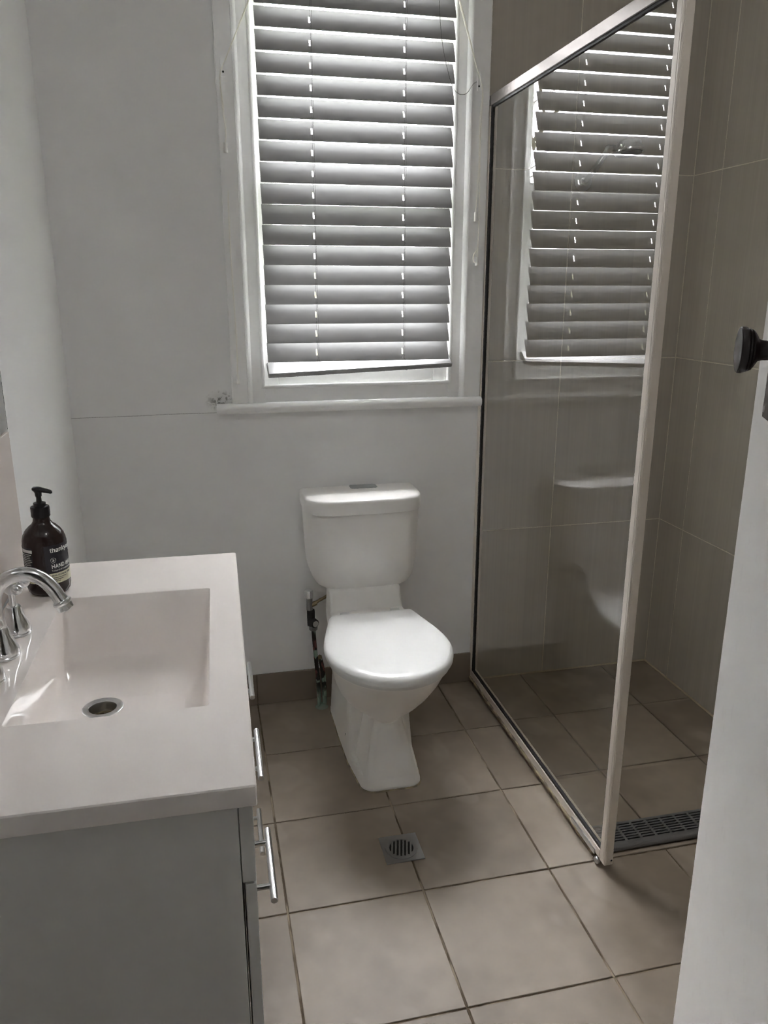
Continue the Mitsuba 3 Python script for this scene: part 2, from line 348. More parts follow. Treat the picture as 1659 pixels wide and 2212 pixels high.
# ------------------------------------------------------------------ venetian blind, hung in front of the frame
bl = thing('venetian_blind', 'white timber venetian blind, dimmed to grey, hanging in the window, slats tilted nearly shut', 'blind')
SX0, SX1, SW, TH, PITCH, TILT = -0.2535, 0.331, 0.0635, 0.0030, 0.05755, math.radians(25.0)
CX = (-0.099, 0.178)          # ladder cords
YIN, ZB0 = 0.936, 1.2075      # lower inner edge of the lowest slat
sdir, ndir = np.array([math.sin(TILT), math.cos(TILT)]), np.array([math.cos(TILT), -math.sin(TILT)])   # (y, z) up the slat; away from the room, down
def slat_mesh():
    """one slat with two rout holes; s runs up the slat from its lower edge"""
    bulge = lambda s: -0.0016 * (1 - (2 * s / SW - 1) ** 2)
    def strip(x0, x1, s0, s1):
        n = 7; ss = np.linspace(s0, s1, n)
        e0 = 0.35 if s0 == 0 else 1; e1 = 0.35 if s1 == SW else 1
        w = np.ones(n); w[0], w[-1] = e0, e1
        sec = [(s, bulge(s) - TH / 2 * k) for s, k in zip(ss, w)] + [(s, bulge(s) + TH / 2 * k) for s, k in zip(ss[::-1], w[::-1])]
        r = [np.array([[x, *(s * sdir + d * ndir)] for s, d in sec]) for x in (x0, x1)]
        return skin(np.array(r))
    parts, x = [], SX0
    for c in CX:
        parts += [strip(x, c - 0.0032, 0, SW), strip(c - 0.0032, c + 0.0022, 0, 0.019), strip(c - 0.0032, c + 0.0022, 0.040, SW)]; x = c + 0.0022
    return cat(parts + [strip(x, SX1, 0, SW)])
slat = mikit.ply(slat_mesh(), 'slat_dimmed', smooth=35)
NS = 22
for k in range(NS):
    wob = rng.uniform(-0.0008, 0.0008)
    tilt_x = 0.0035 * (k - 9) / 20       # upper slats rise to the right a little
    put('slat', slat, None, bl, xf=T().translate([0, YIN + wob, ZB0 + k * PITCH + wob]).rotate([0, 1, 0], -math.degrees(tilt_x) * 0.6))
put('headrail', bx(-0.262, 0.342, 0.925, 0.977, 2.475, 2.53, 0.002), 'slat_dimmed', bl)
# bottom rail, hanging aslant, its left end low and turned
br = bx(-0.298, 0.298, -0.031, 0.031, -0.0085, 0.0085, 0.003)
br = rot(br, math.radians(32), [1, 0, 0]); br = rot(br, math.radians(-2.2), [0, 1, 0]); br = mv(br, 0.0425, 0.952, 1.1925)
put('bottom_rail', br, 'slat_dimmed', bl)
for c in CX:
    for dy, dx in ((-0.002, 0.0), (0.029, 0.002), (-0.002, 0.004)):
        pts = [(c + dx + 0.0006 * math.sin(z * 13 + dx * 900), YIN + dy, z) for z in np.linspace(1.20, 2.48, 30)]
        put('ladder_cord', tube(pts, 0.00045, 6), 'cord_grey', bl)
    pts = [(c + 0.004, YIN - 0.003, 1.225), (c + 0.008, YIN - 0.006, 1.205), (c + 0.014, YIN - 0.009, 1.182), (c + 0.010, YIN - 0.010, 1.176), (c + 0.004, YIN - 0.007, 1.186)]
    put('cord_end', tube(pts, 0.0006, 6, 20), 'cord_grey', bl)

def tassel(x, y, z):
    return mv(lathe([(0.0, 0.0), (0.0058, 0.0), (0.0066, 0.003), (0.0052, 0.010), (0.0048, 0.018), (0.0058, 0.025), (0.0050, 0.028), (0.0, 0.028)], 20), x, y, z)
yc = YB - 0.026
# left pull cord, from the headrail over its cleat and down to two tassels
for dx, zt, xt in ((0.0, 1.833, -0.348), (0.0025, 1.165, -0.347)):
    pts = [(-0.235 + dx, 0.93, 2.47), (-0.258 + dx, 0.955, 2.215), (-0.300 + dx * .6, 0.962, 2.125), (-0.341, yc + .002, 2.040), (-0.3525, yc - .004, 2.012), (-0.3535 + dx * .5, yc, 1.97),
           (-0.351 + dx * .8, yc, 0.5 * (1.97 + zt) + .02), (xt + 0.0015, yc, zt + 0.05), (xt, yc, zt)]
    put('pull_cord', tube(pts, 0.0012, 7, 60), 'cord_white', bl)
for x, z in ((-0.348, 1.806), (-0.347, 1.139)): put('tassel', tassel(x, yc, z), 'tassel_white', bl, smooth=40)
for dx, zt, xt in ((0.0, 1.659, 0.4215), (0.003, 1.527, 0.4305)):
    pts = [(0.318 + dx, 0.93, 2.47), (0.345 + dx, 0.955, 2.235), (0.385 + dx, 0.964, 2.13), (0.4195, yc, 2.046), (0.4285, yc - .003, 2.018), (0.4285 + dx, yc, 1.965),
           (0.427 + dx, yc, 1.80), (xt + 0.001, yc, zt + 0.03), (xt, yc, zt)]
    put('pull_cord', tube(pts, 0.0012, 7, 60), 'cord_white', bl)
for x, z in ((0.4215, 1.632), (0.4305, 1.499)): put('tassel', tassel(x, yc, z), 'tassel_white', bl, smooth=40)
put('knot', tube([(0.4275, yc, 1.545), (0.418, yc - .004, 1.533), (0.416, yc - .003, 1.523), (0.424, yc, 1.508), (0.4285, yc, 1.512)], 0.0017, 7, 24), 'cord_white', bl)
put('loose_cord', tube([(0.262, 0.93, 2.47), (0.2745, 0.928, 2.27), (0.286, 0.93, 2.13), (0.310, 0.935, 2.04), (0.345, 0.945, 1.99), (0.376, 0.957, 1.995), (0.398, 0.965, 2.022), (0.4105, yc - .003, 2.030)], 0.0008, 7, 70), 'cord_grey', bl)

def cleat(x, z, label):
    c = thing('cord_cleat', label, 'cord cleat', 'cord cleats')
    y1 = YB - 0.0205
    put('back_plate', bx(x - 0.0065, x + 0.0065, y1 - 0.0022, y1, z - 0.027, z + 0.027, 0.0006), 'clear_plastic', c)
    put('side_wall', bx(x - 0.0075, x - 0.0060, y1 - 0.011, y1, z - 0.027, z + 0.027, 0.0004), 'clear_plastic', c)
    put('side_wall', bx(x + 0.0060, x + 0.0075, y1 - 0.011, y1, z - 0.010, z + 0.027, 0.0004), 'clear_plastic', c)
    put('foot', bx(x - 0.0075, x + 0.0075, y1 - 0.006, y1, z - 0.0285, z - 0.026, 0.0004), 'clear_plastic', c)
    put('screw', mv(align(lathe([(0, 0), (0.0030, 0), (0.0026, 0.0014), (0, 0.0018)], 16), [0, -1, 0]), x, y1 - 0.0022, z - 0.013), 'black_gap', c, label='dark screw head')
cleat(-0.3445, 2.031, 'clear plastic cord cleat screwed to the left side of the window frame')
cleat(0.4205, 2.033, 'clear plastic cord cleat screwed to the window frame beside the shower screen')

# ------------------------------------------------------------------ shower screen
ss = thing('shower_screen', 'fixed glass shower screen in a beige metal frame, reflecting the window blind', 'shower screen')
FX0, FX1, FY0, FY1, FZ0, FZ1 = 0.4605, 0.4845, -0.047, 0.9965, 0.024, 1.996
put('front_post', cat([bx(FX0, FX1, FY0, FY0 + 0.026, FZ0 - 0.002, FZ1, 0.0018), bx(FX0 - 0.0008, FX0 + 0.004, FY0 + 0.006, FY0 + 0.011, FZ0, FZ1, 0.0006), bx(FX0 + 0.004, FX0 + 0.009, FY0 - 0.0011, FY0 + 0.004, FZ0, FZ1, 0.0006)]), 'frame_alu', ss)
put('wall_channel', cat([bx(FX0 + 0.001, FX1, FY1 - 0.020, FY1, FZ0, FZ1, 0.0015), bx(FX0 - 0.001, FX0 + 0.004, FY1 - 0.014, FY1, FZ0, FZ1 + 0.004, 0.0012)]), 'frame_alu', ss)
put('bottom_rail', bx(FX0, FX1, FY0 + 0.026, FY1 - 0.020, FZ0, FZ0 + 0.026, 0.0018), 'frame_alu', ss)
put('top_rail', bx(FX0 - 0.0015, FX1 + 0.001, FY0, FY1 - 0.001, FZ1 - 0.028, FZ1 + 0.002, 0.0018), 'rail_metal', ss, label='bright metal top rail')
g0, g1 = FY0 + 0.026, FY1 - 0.020
z0, z1 = FZ0 + 0.026, FZ1 - 0.028
put('rubber_seal', cat([bx(XS - 0.004, XS + 0.004, g0, g0 + 0.003, z0, z1), bx(XS - 0.004, XS + 0.004, g1 - 0.012, g1, z0, z1), bx(XS - 0.004, XS + 0.004, g0, g1, z0, z0 + 0.008), bx(XS - 0.004, XS + 0.004, g0, g1, z1 - 0.006, z1)]), 'black_rubber', ss)
gk = fresh(ss + '__glass')
scene[gk] = {'type': 'rectangle', 'to_world': T().translate([XS, (g0 + g1) / 2, (z0 + z1) / 2]).rotate([0, 1, 0], -90).scale([(z1 - z0) / 2, (g1 - g0) / 2, 1]), 'bsdf': {'type': 'ref', 'id': 'shower_glass'}}
rs = np.random.RandomState(3)
sy = np.linspace(0.06, FY1 - 0.01, 60)
put('sealant', tube(np.column_stack([FX0 + 0.001 + rs.normal(0, 0.0009, 60), sy, 0.019 + rs.normal(0, 0.0012, 60)]), 0.0052, 8), 'sealant', ss)
put('sealant', bx(FX0 + 0.003, FX1 - 0.004, 0.02, FY1, 0.0, FZ0 + 0.001), 'sealant', ss)
put('bracket', bx(FX0 - 0.0035, FX0 + 0.0005, 0.0, 0.135, FZ0 - 0.004, FZ0 + 0.012, 0.0012), 'chrome_dull', ss, label='thin metal bracket at the foot of the frame')
put('roller', mv(align(lathe([(0, -0.005), (0.008, -0.005), (0.0105, -0.002), (0.0105, 0.002), (0.008, 0.005), (0, 0.005)], 20), [1, 0, 0]), FX0 + 0.001, -0.010, 0.011), 'chrome_dull', ss, smooth=40)
for x, y, z in ((FX0 + 0.019, FY0 - 0.0005, FZ0 + 0.012),):
    put('screw', mv(align(lathe([(0, 0), (0.0026, 0), (0.002, 0.001), (0, 0.0013)], 14), [0, -1, 0]), x, y, z), 'black_gap', ss)
for z in (1.86, 1.40):
    put('screw', mv(align(lathe([(0, 0), (0.0022, 0), (0.0018, 0.001), (0, 0.0012)], 14), [-1, 0, 0]), FX0 - 0.001, FY1 - 0.007, z), 'black_gap', ss)

# ------------------------------------------------------------------ strip drain across the shower entrance
sd = thing('strip_drain', 'long grey slotted floor grate across the shower entrance', 'drain')
DX0, DX1, DY0, DY1 = 0.4855, 1.194, 0.030, 0.110
holes = []
ncol = 16; cw = (DX1 - DX0) / ncol
for i in range(ncol):
    for j in range(7):
        cx, cy = DX0 + (i + 0.5) * cw, DY0 + 0.0065 + (j + 0.5) * 0.0096
        holes.append(list(sbox(cx - 0.0185, cy - 0.0024, cx + 0.0185, cy + 0.0024).exterior.coords)[:-1])
put('grating', mv(extrude(Polygon(list(sbox(DX0, DY0, DX1, DY1).exterior.coords)[:-1], holes), 0.005), z=0.0085), 'dark_steel', sd)
lip = np.array([[0.0185, 0.0], [0.0165, 0.004], [0.018, 0.0095], [0.0225, 0.0135], [0.030, 0.0140], [0.030, 0.0]])
put('front_lip', skin(np.array([np.column_stack([np.full(6, x), lip]) for x in (DX0, DX1)])), 'dark_steel', sd, smooth=50)
put('channel', bx(DX0, DX1, DY0, DY1, -0.0028, 0.001), 'black_gap', sd)
put('sealant', bx(DX0, DX1, DY1, DY1 + 0.006, 0.0, 0.0088, 0.0015), 'sealant', sd)

# ------------------------------------------------------------------ round floor drain in a square plate
fd = thing('floor_drain', 'square metal floor drain with a round slotted grate, set in the tiles before the toilet', 'drain')
fx, fy = -0.0165, 0.156
pl = sbox(-0.0512, -0.0512, 0.0512, 0.0512).difference(Point(0, 0).buffer(0.0432, 32))
put('plate', mv(extrude(pl, 0.0022), fx, fy, 0.0004), 'steel', fd)
sl = []
for k in range(-3, 4):
    x = k * 0.0098; h = math.sqrt(0.0345 ** 2 - (abs(x) + 0.0015) ** 2) * 0.93 if abs(k) < 3 else 0.0145
    s_ = sbox(x - 0.0028, -h, x + 0.0028, h).buffer(-0.0012).buffer(0.0012, 4)
    if abs(k) == 3: s_ = s_.intersection(Point(0, 0).buffer(0.0322, 24))
    sl.append(list(s_.exterior.coords)[:-1])
disc = Polygon(list(Point(0, 0).buffer(0.0430, 32).exterior.coords)[:-1], sl)
put('round_grate', mv(rotz(extrude(disc, 0.0035), math.radians(-14.5)), fx, fy, 0.0004), 'steel', fd)
put('cup', mv(lathe([(0, 0), (0.043, 0), (0.043, 0.0005), (0, 0.0005)], 32), fx, fy, 0.0003), 'black_gap', fd)

# ------------------------------------------------------------------ toilet
to = thing('toilet', 'white close coupled toilet with closed lid, standing against the wall under the window', 'toilet')
TX = 0.022
def egg(yf, yb, hw, hb, ymax, n=96, inset=0.0):
    """seat shape: round front at yf, widest (hw) at ymax, back edge at yb of half width hb with rounded corners"""
    t = np.linspace(0, PI / 2, 30); fr = np.column_stack([hw * np.sin(t), ymax - (ymax - yf) * np.cos(t) ** 1.0])
    u = np.linspace(0, 1, 20)[1:]; s = u * u * (3 - 2 * u); s = 0.55 * u ** 1.8 + 0.45 * s
    bk = np.column_stack([hw + (hb - hw) * s, ymax + (yb - ymax) * u])
    right = np.vstack([fr, bk]); left = right[::-1] * [-1, 1]
    p = Polygon(np.vstack([right, left])).buffer(0).buffer(-0.016).buffer(0.016, 8)
    if inset: p = p.buffer(-inset, 8)
    return outline(affinity.translate(p, TX, 0), n)
# pan: bowl and pedestal as one smooth body
bowl = loft([(egg(0.485, 0.70, 0.045, 0.04, 0.60), 0.150), (egg(0.472, 0.715, 0.058, 0.05, 0.60), 0.185), (egg(0.440, 0.725, 0.085, 0.07, 0.58), 0.212), (egg(0.402, 0.73, 0.115, 0.085, 0.55), 0.245),
             (egg(0.362, 0.735, 0.138, 0.095, 0.53), 0.285), (egg(0.318, 0.74, 0.155, 0.105, 0.50), 0.335), (egg(0.285, 0.74, 0.166, 0.112, 0.48), 0.38), (egg(0.280, 0.74, 0.168, 0.114, 0.48), 0.400)])
def foot(yf, yb, hf, hb, r=0.03):
    p = Polygon([(-hf, yf), (hf, yf), (hf + (hb - hf) * 0.85, yf + 0.17), (hb, yf + 0.30), (hb, yb), (-hb, yb), (-hb, yf + 0.30), (-hf - (hb - hf) * 0.85, yf + 0.17)]).buffer(-r * 0.9).buffer(r * 0.9, 8)
    return outline(affinity.translate(p, TX, 0), 96)
flange = loft([(foot(0.405, 0.93, 0.088, 0.110, 0.045), 0.0), (foot(0.405, 0.93, 0.087, 0.110, 0.045), 0.010), (foot(0.415, 0.93, 0.080, 0.106, 0.045), 0.032)])
def col(yf, hf, yb=0.68): return outline(affinity.translate(sbox(-hf, yf, hf, yb).buffer(-0.022).buffer(0.022, 8), TX, 0), 96)
ped = loft([(col(0.409, 0.086), 0.008), (col(0.419, 0.079), 0.045), (col(0.434, 0.068), 0.09), (col(0.451, 0.057), 0.135), (col(0.467, 0.048), 0.175), (col(0.480, 0.045), 0.205), (col(0.52, 0.048), 0.25)])
def rear(hw, y0, y1): return outline(affinity.translate(sbox(-hw, y0, hw, y1).buffer(-0.03).buffer(0.03, 8), TX, 0), 96)
back0 = loft([(rear(0.107, 0.565, 0.93), 0.008), (rear(0.103, 0.585, 0.925), 0.10), (rear(0.099, 0.60, 0.92), 0.19), (rear(0.096, 0.61, 0.90), 0.30)])
deck = loft([(outline(sbox(TX - 0.104, 0.70, TX + 0.104, 0.86).buffer(0.012, 6), 96), 0.335), (outline(sbox(TX - 0.108, 0.70, TX + 0.108, 0.865).buffer(0.014, 6), 96), 0.38),
             (outline(sbox(TX - 0.110, 0.712, TX + 0.110, 0.865).buffer(0.012, 6), 96), 0.414), (outline(sbox(TX - 0.107, 0.716, TX + 0.107, 0.865).buffer(0.012, 6), 96), 0.4215)])
neck = loft([(outline(sbox(TX - 0.113, 0.782, TX + 0.113, 0.868).buffer(0.008, 6), 96), 0.40), (outline(sbox(TX - 0.110, 0.794, TX + 0.110, 0.868).buffer(0.010, 6), 96), 0.44), (outline(sbox(TX - 0.106, 0.815, TX + 0.106, 0.868).buffer(0.012, 6), 96), 0.485)])
back = loft([(outline(sbox(TX - 0.085, 0.70, TX + 0.085, 0.87).buffer(0.01, 6), 96), 0.20), (outline(sbox(TX - 0.100, 0.70, TX + 0.100, 0.865).buffer(0.01, 6), 96), 0.36)])
pan = man(bowl) + man(ped) + man(flange) + man(back0) + man(deck) + man(neck) + man(back)
pan = unman(pan.refine_to_length(0.0075)); pan.merge_vertices()
zv = pan.vertices.copy(); trimesh.smoothing.filter_taubin(pan, lamb=0.5, nu=0.52, iterations=9)
flat_ = zv[:, 2] < 0.002; pan.vertices[flat_] = zv[flat_]
put('pan', pan, 'ceramic', to, smooth=True)
put('seat', loft([(egg(0.268, 0.70, 0.174, 0.125, 0.475, inset=0.006), 0.4015), (egg(0.262, 0.70, 0.178, 0.128, 0.475), 0.405), (egg(0.262, 0.70, 0.178, 0.128, 0.475), 0.413), (egg(0.262, 0.70, 0.178, 0.128, 0.475, inset=0.004), 0.416)]), 'lid_plastic', to, smooth=40)
LE = lambda i: egg(0.250, 0.718, 0.1845, 0.137, 0.475, inset=i)
lid = loft([(LE(0.004), 0.4165), (LE(0.001), 0.4185), (LE(0.0), 0.424), (LE(0.0015), 0.431), (LE(0.006), 0.4375), (LE(0.013), 0.4425), (LE(0.024), 0.4453), (LE(0.032), 0.4455), (LE(0.05), 0.4462), (LE(0.085), 0.4475), (LE(0.115), 0.4482)])
put('seat_lid', lid, 'lid_plastic', to, smooth=35, label='closed glossy white seat lid')
for dx in (-0.082, 0.082):
    put('hinge', cat([bx(TX + dx - 0.013, TX + dx + 0.013, 0.719, 0.741, 0.421, 0.4365, 0.004), bx(TX + dx - 0.0135, TX + dx - 0.0128, 0.7185, 0.7395, 0.4215, 0.437), bx(TX + dx + 0.0128, TX + dx + 0.0135, 0.7185, 0.7395, 0.4215, 0.437)]), 'lid_plastic', to)
put('bolt_hole', mv(align(lathe([(0, -0.004), (0.0035, -0.004), (0.0035, 0.0012), (0, 0.0012)], 12), [-1, -0.15, 0.1]), TX - 0.1035, 0.622, 0.070), 'black_gap', to)
def dshape(hw, yf, yb=0.9945, n=5.6, inset=0.0):
    t = np.linspace(0, PI, 64); x = hw * np.sign(np.cos(t)) * np.abs(np.cos(t)) ** (2 / n); y = yb - (yb - yf) * np.abs(np.sin(t)) ** (2 / n)
    y = y - 0.012 * (1 - (x / hw) ** 2)
    p = Polygon(np.column_stack([x, y])).buffer(0)
    if inset: p = p.buffer(-inset, 8)
    return outline(affinity.translate(p, TX + 0.009, 0), 110, (0.001, -1))
cis = [(dshape(0.122, 0.846), 0.4745), (dshape(0.144, 0.832), 0.4785), (dshape(0.159, 0.823), 0.489), (dshape(0.1695, 0.817), 0.506), (dshape(0.1762, 0.813), 0.53), (dshape(0.180, 0.811), 0.565), (dshape(0.1838, 0.809), 0.63), (dshape(0.1885, 0.806), 0.7385)]
put('cistern', loft(cis), 'ceramic', to, smooth=40)
DL = lambda i, dz=0: dshape(0.1935, 0.797, 0.995, inset=i)
put('cistern_lid', loft([(DL(0.006), 0.7392), (DL(0.0015), 0.7400), (DL(0.0), 0.7415), (DL(0.0), 0.7765), (DL(0.0012), 0.7815), (DL(0.0035), 0.7850), (DL(0.0075), 0.7875), (DL(0.013), 0.7890), (DL(0.022), 0.7902), (DL(0.045), 0.7920), (DL(0.075), 0.7930)]), 'ceramic', to, smooth=35)
bp = affinity.translate(sbox(-0.034, -0.015, 0.034, 0.015).buffer(0.011, 8), 0.046, 0.945)
fp = put('flush_plate', mv(extrude(bp, 0.0030), z=0.7912), 'flush_grey', to)
for x0, x1 in ((-0.034, -0.0012), (0.0012, 0.034)):
    q = affinity.translate(sbox(x0, -0.014, x1, 0.014), 0.046, 0.945)
    put('flush_button', mv(extrude(q, 0.0010), z=0.7940), 'flush_grey', fp)
put('silicone', loft([(outline(affinity.translate(Polygon(foot(0.401, 0.932, 0.091, 0.113, 0.045)), 0, 0), 96), 0.0), (outline(Polygon(foot(0.403, 0.931, 0.089, 0.1115, 0.045)), 96), 0.0035)]), 'sealant', to)

# ------------------------------------------------------------------ stop valve and old pipes beside the toilet
sv = thing('stop_valve', 'chrome stop valve on flaking old pipes rising from the floor beside the toilet', 'valve')
vy = 0.925
put('pipe', tube([(-0.1225, vy, 0.0), (-0.1245, vy, 0.10), (-0.1305, vy, 0.20), (-0.1365, vy, 0.305)], 0.0072, 16, 24), 'pipe_paint', sv, smooth=40, label='dark pipe with flaking green and red paint')
put('pipe', tube([(-0.102, vy + 0.006, 0.0), (-0.1025, vy + 0.006, 0.07), (-0.1065, vy + 0.008, 0.14), (-0.1145, vy + 0.010, 0.185)], 0.0078, 16, 20), 'pipe_paint', sv, smooth=40)
put('pipe_end', mv(lathe([(0, 0), (0.0072, 0), (0.0078, 0.004), (0.006, 0.013), (0, 0.015)], 16), -0.1148, vy + 0.010, 0.183), 'old_brass', sv, smooth=40)
put('base_mortar', mv(lathe([(0, 0), (0.023, 0), (0.020, 0.004), (0.012, 0.012), (0, 0.014)], 18), -0.113, vy + 0.003, 0.0), 'pipe_paint', sv, smooth=60)
put('nut', mv(lathe([(0, 0), (0.0135, 0), (0.0145, 0.003), (0.0145, 0.016), (0.012, 0.019), (0, 0.019)], 6), -0.1362, vy, 0.300), 'dark_steel', sv)
vb = [mv(lathe([(0, 0), (0.0125, 0), (0.0135, 0.006), (0.0135, 0.055), (0.0115, 0.058), (0, 0.058)], 24), -0.1435, vy, 0.318)]
put('valve_body', cat(vb), 'black_rubber', sv, smooth=40)
put('valve_cap', mv(align(lathe([(0, 0), (0.0150, 0), (0.0150, 0.020), (0.0125, 0.024), (0.0108, 0.0242), (0, 0.0242)], 26), [0.35, -0.9, 0.0]), -0.1405, vy - 0.006, 0.3335), 'black_rubber', sv, smooth=40)
put('valve_disc', mv(align(lathe([(0, 0), (0.0106, 0), (0.0102, 0.0012), (0, 0.0014)], 24), [0.35, -0.9, 0.0]), -0.1405 + 0.35 * 0.025, vy - 0.006 - 0.9 * 0.025, 0.3335), 'chrome_dull', sv)
put('spindle', mv(lathe([(0, 0), (0.0110, 0), (0.0110, 0.044), (0, 0.044)], 24), -0.1475, vy, 0.376), 'steel', sv, smooth=40)
th_ = [(0.0145 + 0.0010 * math.cos(9 * t)) for t in np.linspace(0, 2 * PI, 72, endpoint=False)]
hp = np.array([(r * math.cos(t), r * math.sin(t)) for r, t in zip(th_, np.linspace(0, 2 * PI, 72, endpoint=False))])
hnd = loft([(hp * 0.94, 0.0), (hp, 0.002), (hp * 0.99, 0.020), (hp * 0.93, 0.0245), (hp * 0.80, 0.0265)])
put('tap_handle', mv(hnd, -0.1492, vy, 0.420), 'chrome', sv, smooth=40, label='ribbed chrome tap handle')
put('outlet', tube([(-0.144, vy, 0.392), (-0.128, vy - 0.001, 0.398), (-0.124, vy, 0.399)], 0.0085, 6), 'old_brass', sv)
put('outlet_pipe', tube([(-0.126, vy, 0.399), (-0.103, vy, 0.412), (-0.083, vy, 0.424), (-0.068, vy, 0.450), (-0.066, vy, 0.4744)], 0.0055, 14, 20), 'old_brass', sv, smooth=40)

# ------------------------------------------------------------------ vanity (turned by about one degree)
VA, VC = -0.0163, (-0.63, -0.256, 0.0)
ZV = 0.85
def vr(mesh): return rotz(mesh, VA, VC)
VX0, VX1, VY0, VY1 = -0.8455, -0.4112, -0.6985, 0.1855
vt = thing('vanity_basin', 'glossy white moulded vanity top with a sunken rectangular basin', 'basin')
slab = trimesh.creation.box(bounds=[[VX0, VY0, ZV - 0.0295], [VX1, VY1, ZV]])
slab = bx(VX0, VX1, VY0, VY1, ZV - 0.0295, ZV, 0.0018)
under = bx(-0.762, -0.452, -0.52, -0.005, 0.700, ZV - 0.02)
def ring_pts(x0, x1, y0, y1, r, z, n=6):
    return [(x, y, z) for x, y in np.array(sbox(x0 + r, y0 + r, x1 - r, y1 - r).buffer(r, n).exterior.coords)[:-1]]
BX0, BX1, BY0, BY1 = -0.7455, -0.4685, -0.4955, -0.0235
def cavity(d):
    """section of the basin at depth d: long slope at the far end, rounded floor"""
    D = 0.1300; q = d / D
    side = 0.010 * q + 0.040 * max(0.0, (q - 0.72) / 0.28) ** 3
    far = 0.008 * min(1, d / 0.004) + 0.66 * d + 0.085 * max(0.0, (q - 0.70) / 0.30) ** 2.6
    near = 0.004 * min(1, d / 0.004) + 0.40 * d + 0.075 * max(0.0, (q - 0.70) / 0.30) ** 2.6
    return (BX0 + side, BX1 - side, BY0 + near, BY1 - far, 0.006 + 0.026 * q, ZV - d, 8)
lev = [(BX0 - 0.002, BX1 + 0.002, BY0 - 0.002, BY1 + 0.002, 0.008, ZV + 0.0012, 8)] + [cavity(d) for d in list(np.linspace(0.0012, 0.09, 10)) + list(0.1300 - 0.040 * (1 - np.linspace(0.0, 1.0, 22)[1:]) ** 1.6)]
cav = skin(np.array([np.array(ring_pts(*a)) for a in lev]))
WX, WY = -0.6585, -0.232
waste_hole = mv(lathe([(0, 0), (0.0335, 0), (0.0335, 0.05), (0, 0.05)], 40), WX, WY, ZV - 0.16)
topm = unman((man(slab) + man(under)) - man(cav) - man(waste_hole))
topm = welded(topm)
put('basin_slab', vr(topm), 'solid_surface', vt, smooth=32)
wz = ZV - 0.1300
wst = put('waste', vr(mv(lathe([(0.0215, -0.022), (0.0225, -0.001), (0.0235, 0.0006), (0.0325, 0.0016), (0.0345, 0.0008), (0.0345, -0.004), (0.028, -0.022)], 48), WX, WY, wz)), 'chrome_dull', vt, smooth=30, label='round chrome plug waste')
grid = cat([trimesh.creation.annulus(0.016, 0.0225, 0.002), bx(-0.0018, 0.0018, -0.02, 0.02, -0.001, 0.001), bx(-0.02, 0.02, -0.0018, 0.0018, -0.001, 0.001)])
put('waste_grid', vr(mv(grid, WX, WY, wz - 0.019)), 'old_brass', wst)
put('waste_pipe', vr(mv(lathe([(0, 0), (0.0262, 0), (0.0262, 0.001), (0, 0.001)], 30), WX, WY, wz - 0.0235)), 'black_gap', wst)

vc = thing('vanity_cabinet', 'white vanity cabinet with chrome bar handles, under the white basin top', 'cabinet')
CX0, CX1, CY0, CY1 = VX0 + 0.001, -0.4355, VY0 + 0.007, VY1 - 0.007
ZT = ZV - 0.030
put('side_panel', vr(bx(CX0, CX1, CY0, CY0 + 0.016, 0.0, ZT, 0.0008)), 'cabinet_white', vc)
put('side_panel', vr(bx(CX0, CX1, CY1 - 0.016, CY1, 0.0, ZT, 0.0008)), 'cabinet_white', vc)
put('carcass', vr(cat([bx(CX0, CX1 - 0.001, CY0 + 0.016, CY1 - 0.016, 0.09, 0.106), bx(CX0, CX0 + 0.006, CY0 + 0.016, CY1 - 0.016, 0.0, ZT), bx(CX1 - 0.06, CX1 - 0.044, CY0 + 0.016, CY1 - 0.016, 0.0, 0.089)])), 'cabinet_white', vc)
DF0, DF1 = -0.4345, -0.4172
put('top_panel', vr(bx(DF0, DF1, CY0, CY1, 0.7062, ZT - 0.002, 0.0008)), 'cabinet_white', vc)
def handle(holder, y0, y1, z, out):
    r = 0.0054; xh = DF1 + out; L = y1 - y0
    bar = mv(align(lathe([(0, 0), (r - 0.0006, 0), (r, 0.0006), (r, L - 0.0006), (r - 0.0006, L), (0, L)], 20), [0, 1, 0]), xh, y0, z)
    posts = [mv(align(lathe([(0, 0), (0.0045, 0), (0.0045, out), (0, out)], 16), [1, 0, 0]), DF1, y0 + f * L, z) for f in (0.195, 0.805)]
    put('handle', vr(cat([bar] + posts)), 'chrome', holder, smooth=40, label='chrome bar handle')
W3 = (CY1 - CY0) / 3
gp = 0.0012
d1 = put('door', vr(bx(DF0 + 0.003, DF1, CY0, CY0 + W3 - gp, 0.095, 0.7028, 0.0008)), 'cabinet_white', vc)
handle(d1, -0.560, -0.398, 0.553, 0.0265)
d2 = put('door', vr(bx(DF0, DF1, CY0 + W3 + gp, CY0 + 2 * W3 - gp, 0.095, 0.7028, 0.0008)), 'cabinet_white', vc)
handle(d2, -0.275, -0.110, 0.568, 0.024)
w1 = put('drawer', vr(bx(DF0, DF1, CY0 + 2 * W3 + gp, CY1, 0.452, 0.7028, 0.0008)), 'cabinet_white', vc)
handle(w1, -0.030, 0.130, 0.598, 0.0215)
w2 = put('drawer', vr(bx(DF0, DF1, CY0 + 2 * W3 + gp, CY1, 0.095, 0.4496, 0.0008)), 'cabinet_white', vc)
handle(w2, -0.062, 0.092, 0.232, 0.0255)

